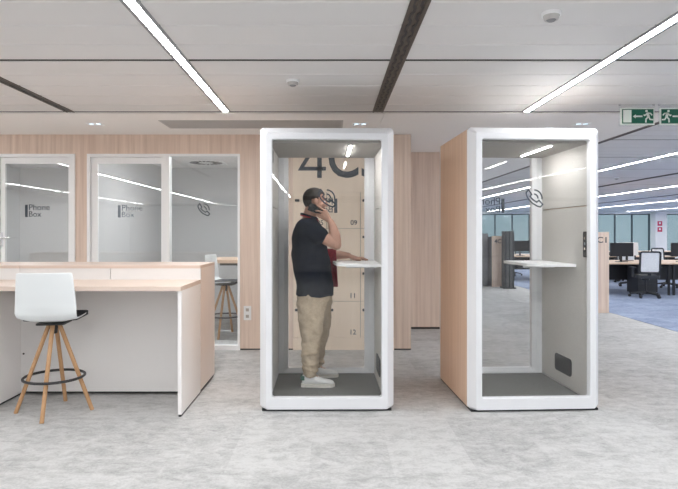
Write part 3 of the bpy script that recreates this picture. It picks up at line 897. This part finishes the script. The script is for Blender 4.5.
# numbered end panels and locker islands
def island(x0, x1, y0, y1, z, s, tw, lab, tx):
    t = thing('locker_island', lab, 'lockers', ((x0 + x1) / 2, y0, 0), 'locker islands with numbered wood ends')
    obj('end_panel', B(x0, x1, y0, y0 + .03, .0, z), M['wall_wood'], t, bevel=.002)
    obj('carcass', B(x0 + .01, x1 - .01, y0 + .03, y1, 0, z - .02), M['locker_grey'], t)
    obj('number', text_bm(s, on_front(tx, z - .19, y0 - .0005), width=tw, height=.105, depth=.002, bold=.01), M['letter'], t)
island(4.02, X(609, 9.9), 9.9, 10.36, 1.43, '4C1', .26, 'wood panel end of a locker island marked C1, right of the right booth', X(606.5, 9.9) - .26)
island(X(492, 14.65), X(504, 14.65), 14.65, 16.1, 1.335, '4C2', .25, 'wood panel end of a locker island seen through the right booth glass', X(494.5, 14.65))
x1 = 4.195
t = thing('grey_lockers', 'grey locker bank seen through the left edge of the right booth glass', 'lockers', (3.3, 14.95, 0))
obj('carcass', B(2.5, x1, 14.95, 15.4, 0, 1.40), M['locker_grey'], t)
for c in range(4):
    for r in range(4):
        xa = x1 - (c + 1) * .42
        d = obj('locker_door', B(xa + .004, xa + .416, 14.935, 14.95, .03 + r * .34, .36 + r * .34), M['locker_grey'], t, bevel=.002)
        obj('lock', B(xa + .05, xa + .09, 14.925, 14.935, .28 + r * .34, .31 + r * .34), M['black'], d)
t = thing('dark_column', 'dark grey ribbed post seen through the right booth, beside the wood panel', 'post', (4.57, 14.3, 0))
b = BM(); xa, xb = X(504, 14.3), X(513.6, 14.3)
obj('shaft', B(xa, xb, 14.25, 14.5, .03, 1.46), M['column'], t, bevel=.006)
b = BM()
for q in (.12, .5, .88): xx = xa + (xb - xa) * q; box(b, xx - .012, xx + .012, 14.238, 14.25, .03, 1.46)
obj('ribs', b, M['black'], t)
obj('foot', B(xa - .03, xb + .03, 14.2, 14.55, 0, .03), M['black'], t, bevel=.004)
for py, l in ((223.5, 'upper red square sign on the far white column'), (229.5, 'lower red square sign on the far white column')):
    zz = Z(py, 31.4); xx = X(659.8, 31.4)
    t = thing('wall_sign', l, 'sign', (xx, 31.39, zz), 'red signs on the far column')
    obj('panel', B(xx - .13, xx + .13, 31.39, 31.4, zz - .13, zz + .13), M['red'], t)
    obj('symbol', B(xx - .05, xx + .05, 31.387, 31.39, zz - .03, zz + .07), M['sign_white'], t)

# ================================================================== THE MAN  (local: +x forward, +y his left, z from the booth floor)
PX, PY, PZ = -.15, 5.09, .064
man = None
def mt(bm):
    bm.transform(Matrix.Translation((PX, PY, PZ))); return bm
def elring(c, a, b, n=28, e=2.3):
    out = []
    for i in range(n):
        t_ = 2 * PI * i / n; cs, sn = math.cos(t_), math.sin(t_)
        out.append(Vector((c[0] + a * math.copysign(abs(cs) ** (2 / e), cs), c[1] + b * math.copysign(abs(sn) ** (2 / e), sn), c[2])))
    return out

HO = Vector((.008, 0, 1.632)); HR = Matrix.Rotation(math.radians(9), 3, 'Z') @ Matrix.Rotation(math.radians(4), 3, 'Y')
def hp(x, y, z): return HO + HR @ Vector((x, y, z))
def hell(bm, c, r, n=20, m=12): return ell(bm, hp(*c), r, n, m, HR)

# --- one continuous body: head, neck, trunk, arms, hands, legs
b = BM()
hell(b, (-.012, 0, .035), (.098, .076, .088)); hell(b, (.028, 0, -.03), (.066, .060, .088)); hell(b, (.045, 0, -.085), (.044, .045, .034))
hell(b, (.08, 0, -.10), (.022, .024, .020)); hell(b, (.078, 0, .030), (.020, .050, .012)); hell(b, (.072, .035, -.025), (.022, .022, .022)); hell(b, (.072, -.035, -.025), (.022, .022, .022))
limb(b, [hp(.088, 0, .018), hp(.104, 0, -.008), hp(.116, 0, -.024)], [.009, .0105, .0125], 10)
hell(b, (.106, .011, -.028), (.012, .009, .008), 10, 8); hell(b, (.106, -.011, -.028), (.012, .009, .008), 10, 8)
hell(b, (.089, 0, -.055), (.012, .024, .007), 12, 8); hell(b, (.088, 0, -.069), (.012, .021, .008), 12, 8)
for s in (-1, 1):
    hell(b, (-.006, s * .080, .0), (.020, .010, .031), 12, 10); hell(b, (.0, s * .078, -.026), (.010, .008, .012), 10, 8)
limb(b, [hp(-.025, 0, -.05), (-.045, 0, 1.50), (-.055, 0, 1.42)], [.060, .062, .072], 20)
rings(b, [elring((-.045, 0, 1.455), .05, .07), elring((-.06, 0, 1.42), .085, .155), elring((-.05, 0, 1.34), .125, .175), elring((-.045, 0, 1.2), .140, .170), elring((-.025, 0, 1.05), .140, .165), elring((-.005, 0, .90), .130, .150), elring((0, 0, .80), .10, .13)])
RS, RE, RW = (-.075, -.185, 1.395), (.195, -.235, 1.247), (.150, -.165, 1.445)
LS, LE, LW = (-.05, .185, 1.395), (.085, .255, 1.145), (.315, .205, 1.165 - .03)
limb(b, [RS, (.06, -.215, 1.325), RE], [.068, .058, .047]); limb(b, [RE, (.185, -.215, 1.32), (.165, -.185, 1.40), RW], [.047, .050, .039, .029])
limb(b, [LS, (.02, .225, 1.27), LE], [.066, .056, .046]); limb(b, [LE, (.16, .24, 1.145), (.25, .22, 1.14), LW], [.046, .048, .038, .029])
# right hand: metacarpals, four fingers closed on the phone, thumb on its inner face
def finger(pts, r): limb(b, pts, [r * (1 - .09 * i) for i in range(len(pts))], 10)
K = [(.108, -.136, 1.542), (.095, -.141, 1.524), (.081, -.141, 1.505), (.069, -.136, 1.486)]
for k, p in enumerate(K): limb(b, [RW, p], [.020, .0125], 10)
finger([K[0], (.066, -.130, 1.566), (.038, -.121, 1.584), (.022, -.117, 1.596)], .0100)
finger([K[1], (.058, -.133, 1.538), (.033, -.124, 1.545), (.017, -.118, 1.545)], .0103)
finger([K[2], (.052, -.131, 1.512), (.031, -.120, 1.517), (.022, -.107, 1.520)], .0098)
finger([K[3], (.046, -.128, 1.490), (.033, -.117, 1.497), (.028, -.106, 1.504)], .0088)
limb(b, [RW, (.138, -.130, 1.475)], [.022, .0165], 10)
limb(b, [(.138, -.130, 1.475), (.118, -.099, 1.508), (.092, -.087, 1.532), (.074, -.087, 1.544)], [.0165, .0125, .0105, .0092], 10)
# left hand resting on the shelf
zs = 1.15 - PZ
for k, (dx, dy) in enumerate(((.085, -.040), (.093, -.016), (.090, .008), (.080, .030))):
    kx, ky = LW[0] + dx, LW[1] + dy - .012
    limb(b, [LW, (kx, ky, zs + .026)], [.021, .0125], 10)
    L = (.075, .085, .078, .06)[k]
    limb(b, [(kx, ky, zs + .026), (kx + L * .45, ky - .004, zs + .030), (kx + L * .8, ky - .006, zs + .018), (kx + L, ky - .007, zs + .0095)], [.0100, .0095, .0088, .008], 10)
limb(b, [LW, (LW[0] + .045, LW[1] - .045, zs + .022), (LW[0] + .082, LW[1] - .068, zs + .013), (LW[0] + .108, LW[1] - .074, zs + .011)], [.022, .0145, .0115, .0095], 10)
# legs inside the trousers
NA, FA = (-.035, -.165, .085), (.005, .165, .085)
limb(b, [(-.015, -.085, .80), (-.018, -.138, .47), NA], [.075, .055, .038]); limb(b, [(.03, .085, .80), (.052, .14, .47), FA], [.075, .055, .038])
limb(b, [NA, (NA[0] + .11, NA[1], .04)], [.038, .028]); limb(b, [FA, (FA[0] + .11, FA[1], .04)], [.038, .028])
man = thing('person', 'man in navy polo and beige trousers standing on the phone inside the left booth', 'person', (PX, PY, PZ))
body = blob('body', mt(b), M['skin'], man, .0046, 4)

# hair: short cap, hairline at the temples and nape
b = BM(); n_, m_ = 40, 28
hv = []
for j in range(m_ + 1):
    row = []
    for i in range(n_):
        th = PI * j / m_; ph = 2 * PI * i / n_
        d = Vector((math.sin(th) * math.cos(ph), math.sin(th) * math.sin(ph), math.cos(th)))
        row.append(Vector((-.013 + .1055 * d.x, .0825 * d.y, .034 + .096 * d.z * (1 if d.z > 0 else 1.25))))
    hv.append(row)
def hair_ok(p):
    if p.x > .045: return p.z > .078 - (.10 - p.x) * .25
    if p.x > .014: return p.z > .0 + (p.x - .014) * 2.0
    if p.x > -.030: return p.z > .008
    return p.z > -.070
vs = {}
for j in range(m_):
    for i in range(n_):
        q = [(j, i), (j, (i + 1) % n_), (j + 1, (i + 1) % n_), (j + 1, i)]
        if all(hair_ok(hv[a][c]) for a, c in q):
            f = []
            for a, c in q:
                key = (a, c) if 0 < a < m_ else (a, 0)
                if key not in vs: vs[key] = b.verts.new(hp(*hv[a][c]))
                if vs[key] not in f: f.append(vs[key])
            if len(f) > 2: b.faces.new(f)
def hm(o):
    s = o.modifiers.new('t', 'SOLIDIFY'); s.thickness = .012; s.offset = -1
    s = o.modifiers.new('b', 'SUBSURF'); s.levels = 1
me = evalmesh('hair', mt(b), hm); me.materials.append(M['hair']); me.shade_smooth(); link_mesh('hair', me, man)
for s in (-1, 1):
    b = hell(BM(), (.077, s * .031, .006), (.012, .013, .010), 14, 10); e = obj('eye', mt(b), M['eye'], man, smooth=True, angle=0)
    b = hell(BM(), (.087, s * .031, .006), (.0035, .006, .006), 10, 8); obj('iris', mt(b), M['hair'], e, smooth=True, angle=0)
    b = BM(); limb(b, [hp(.092, s * .014, .030), hp(.090, s * .034, .036), hp(.080, s * .050, .030)], [.004, .005, .003], 8); obj('eyebrow', mt(b), M['hair'], man, smooth=True, angle=0)

# polo shirt
b = BM()
rings(b, [elring((-.045, 0, 1.485), .072, .080), elring((-.055, 0, 1.458), .090, .115), elring((-.060, 0, 1.425), .115, .185), elring((-.052, 0, 1.37), .140, .212), elring((-.050, 0, 1.28), .158, .208), elring((-.044, 0, 1.18), .165, .200), elring((-.026, 0, 1.06), .172, .198), elring((-.008, 0, .94), .172, .192), elring((.003, 0, .85), .168, .188), elring((.006, 0, .785), .168, .188)])
limb(b, [RS, (-.02, -.198, 1.365), (.055, -.213, 1.325)], [.083, .080, .078], 20)
limb(b, [LS, (-.01, .212, 1.32), (.03, .23, 1.245)], [.082, .079, .077], 20)
sh = blob('polo_shirt', mt(b), M['navy'], man, .009, 4, (.022, .10))
def collar(r, z, th, sc=1.):
    pts = []
    for i in range(36):
        a = 2 * PI * i / 36
        pts.append(Vector((-.047 + (r + .006) * math.cos(a), r * math.sin(a) * 1.03, z - .022 * math.cos(a) - (.012 if abs(a - 0) < .3 or abs(a - 2 * PI) < .3 else 0))))
    return tube(BM(), pts, th, 10, True)
obj('collar', mt(collar(.065, 1.500, .012)), M['navy'], sh, smooth=True, angle=0)
obj('collar_stripe', mt(collar(.074, 1.489, .0045)), M['red_trim'], sh, smooth=True, angle=0)
b = tube(BM(), [Vector((.03, .23, 1.245)) + Vector((math.cos(a) * .080 * .75 + 0, math.sin(a) * .080, math.cos(a) * .080 * .55)) for a in [2 * PI * k / 24 for k in range(24)]], .006, 8, True)
obj('sleeve_trim', mt(b), M['red_trim'], sh, smooth=True, angle=0)

# chinos: seat and two tapering legs gathered at the ankles
b = BM()
rings(b, [elring((.004, 0, .86), .150, .170), elring((.004, 0, .80), .162, .178), elring((-.0, 0, .74), .158, .180), elring((.0, 0, .70), .130, .165)])
def leg(pts):
    rs = []
    for (x, y, z, a, bb) in pts: rs.append(elring((x, y, z), a, bb, 24, 2.1))
    rings(b, rs)
leg([(-.012, -.085, .82, .125, .09), (-.022, -.095, .72, .136, .095), (-.020, -.115, .62, .118, .092), (-.020, -.138, .50, .100, .083), (-.026, -.150, .38, .084, .076), (-.032, -.160, .26, .072, .068), (-.036, -.164, .18, .069, .066), (-.034, -.165, .125, .062, .060), (-.034, -.165, .096, .056, .056)])
leg([(.025, .085, .82, .125, .09), (.030, .095, .72, .130, .095), (.045, .115, .62, .110, .092), (.055, .138, .50, .095, .083), (.045, .150, .38, .080, .076), (.026, .160, .26, .070, .068), (.012, .164, .18, .066, .066), (.006, .165, .125, .060, .060), (.006, .165, .096, .055, .056)])
for (y, x) in ((-.165, -.034), (.165, .010)):
    for z, r in ((.158, .066), (.215, .068), (.285, .070)):
        tube(b, [(x + r * math.cos(a), y + r * .95 * math.sin(a), z + .018 * math.sin(a + z * 30)) for a in [2 * PI * k / 20 for k in range(20)]], .011, 8, True)
tr = blob('trousers', mt(b), M['chino'], man, .008, 2, (.034, .075))

# white sneakers
for (ax, ay) in ((-.034, -.165), (.002, .165)):
    b = BM(); x0 = ax - .078
    def srow(x, w, h, z0=.022, n=16):
        return [Vector((x0 + x, ay + w * math.copysign(abs(math.cos(a)) ** .8, math.cos(a)), z0 + h * (.5 + .5 * math.sin(a)) )) for a in [2 * PI * k / n for k in range(n)]]
    rings(b, [srow(.006, .022, .075), srow(.02, .034, .088), srow(.06, .038, .092), (srow(.10, .039, .088)), srow(.14, .042, .070), srow(.19, .046, .050), srow(.24, .044, .040), srow(.275, .032, .030), srow(.29, .014, .018)])
    s = blob('shoe', mt(b), M['shoe'], man, .006, 3)
    so = [(x0 - .002, -.018), (x0 + .012, -.036), (x0 + .10, -.040), (x0 + .20, -.049), (x0 + .262, -.042), (x0 + .292, -.020), (x0 + .298, 0)]
    poly = so + [(x, -y) for x, y in so[-2::-1]]
    obj('sole', mt(prism(BM(), poly, .026, lambda u, v, w: (u, ay + v, w + .0005))), M['sole'], s, bevel=.004)
    bb = BM(); box(bb, x0 - .004, x0 + .030, ay - .0375, ay + .0375, .062, .098); obj('heel_tab', mt(bb), M['heel'], s, bevel=.005)
    bb = BM()
    for k in range(4): xx = x0 + .125 + k * .022; limb(bb, [(xx, ay - .025, .094 - k * .0105), (xx + .004, ay, .100 - k * .0105), (xx, ay + .025, .094 - k * .0105)], [.0035] * 3, 8)
    obj('laces', mt(bb), M['shoe'], s, smooth=True)

# phone at his ear
P = Vector((.019, -.1035, 1.560)); u = Vector((.92, 0, -.38)).normalized(); v = Vector((.38, 0, .92)).normalized(); w = Vector((0, -1, 0))
t = thing('smartphone', 'black smartphone held to the ear of the man in the booth', 'phone', (PX + P.x, PY + P.y, PZ + P.z))
fn = lambda a, c, d: P + u * a + v * c + w * (d - .0045)
obj('case', mt(prism(BM(), rrect(-.072, .072, -.036, .036, .010), .009, fn)), M['phone'], t, bevel=.0015)
obj('camera_bump', mt(prism(BM(), rrect(-.064, -.044, .010, .030, .006), .0015, lambda a, c, d: P + u * a + v * c + w * (.0045 + d))), M['black_metal'], t)

# dark red cloth over his left forearm
b = BM(); nx, ns = 10, 22; grid = []
for i in range(nx + 1):
    x = .085 + .115 * i / nx; row = []
    cy, cz = .247 - .09 * (x - .085), 1.145
    for j in range(ns + 1):
        s = j / ns
        r = .058
        if s < .46:   q = (s / .46); p = Vector((x + .018 * (1 - q), cy - r + .006 * math.sin(x * 110 + 2), .84 + (cz - .84) * q))
        elif s < .62: a = PI * (1 - (s - .46) / .16); p = Vector((x, cy + r * math.cos(a), cz + r * math.sin(a)))
        else:         q = (s - .62) / .38; p = Vector((x + .012 * q, cy + r + .006 * math.sin(x * 120), cz - .24 * q))
        if s < .46: p.y += .010 * math.sin(q * 6 + x * 70) * (1 - q)
        row.append(b.verts.new(p))
    grid.append(row)
for A, C in zip(grid, grid[1:]):
    for j in range(ns): b.faces.new((A[j], A[j + 1], C[j + 1], C[j]))
def cm(o):
    s = o.modifiers.new('t', 'SOLIDIFY'); s.thickness = .006; s.offset = 1
    s = o.modifiers.new('b', 'SUBSURF'); s.levels = 1
me = evalmesh('draped_cloth', mt(b), cm); me.materials.append(M['red_cloth']); me.shade_smooth()
tag(link_mesh('draped_cloth', me), 'dark red cloth hanging in front of the man over his left forearm', 'cloth')

# ================================================================== LIGHT, CAMERA
W = bpy.data.worlds.new('sky'); SC.world = W; W.use_nodes = True
W.node_tree.nodes['Background'].inputs['Color'].default_value = (.36, .50, .57, 1)
W.node_tree.nodes['Background'].inputs['Strength'].default_value = .19

cam = bpy.data.cameras.new('camera'); co = bpy.data.objects.new('camera', cam); COL.objects.link(co)
co.location = (0, 0, CZ); co.rotation_euler = (PI / 2, 0, 0)
cam.sensor_width = 36.; cam.lens = 36. * F / 678
cam.shift_x = (339 - VX) / 678; cam.shift_y = -(244.5 - VY) / 678
cam.clip_end = 200
SC.camera = co
SC.view_settings.view_transform = 'Standard'; SC.view_settings.look = 'None'
SC.view_settings.gamma = 1; SC.view_settings.use_curve_mapping = False
SC.view_settings.exposure = 2.2
SC.cycles.use_denoising = True
SC.cycles.max_bounces = 12; SC.cycles.diffuse_bounces = 8; SC.cycles.transparent_max_bounces = 24
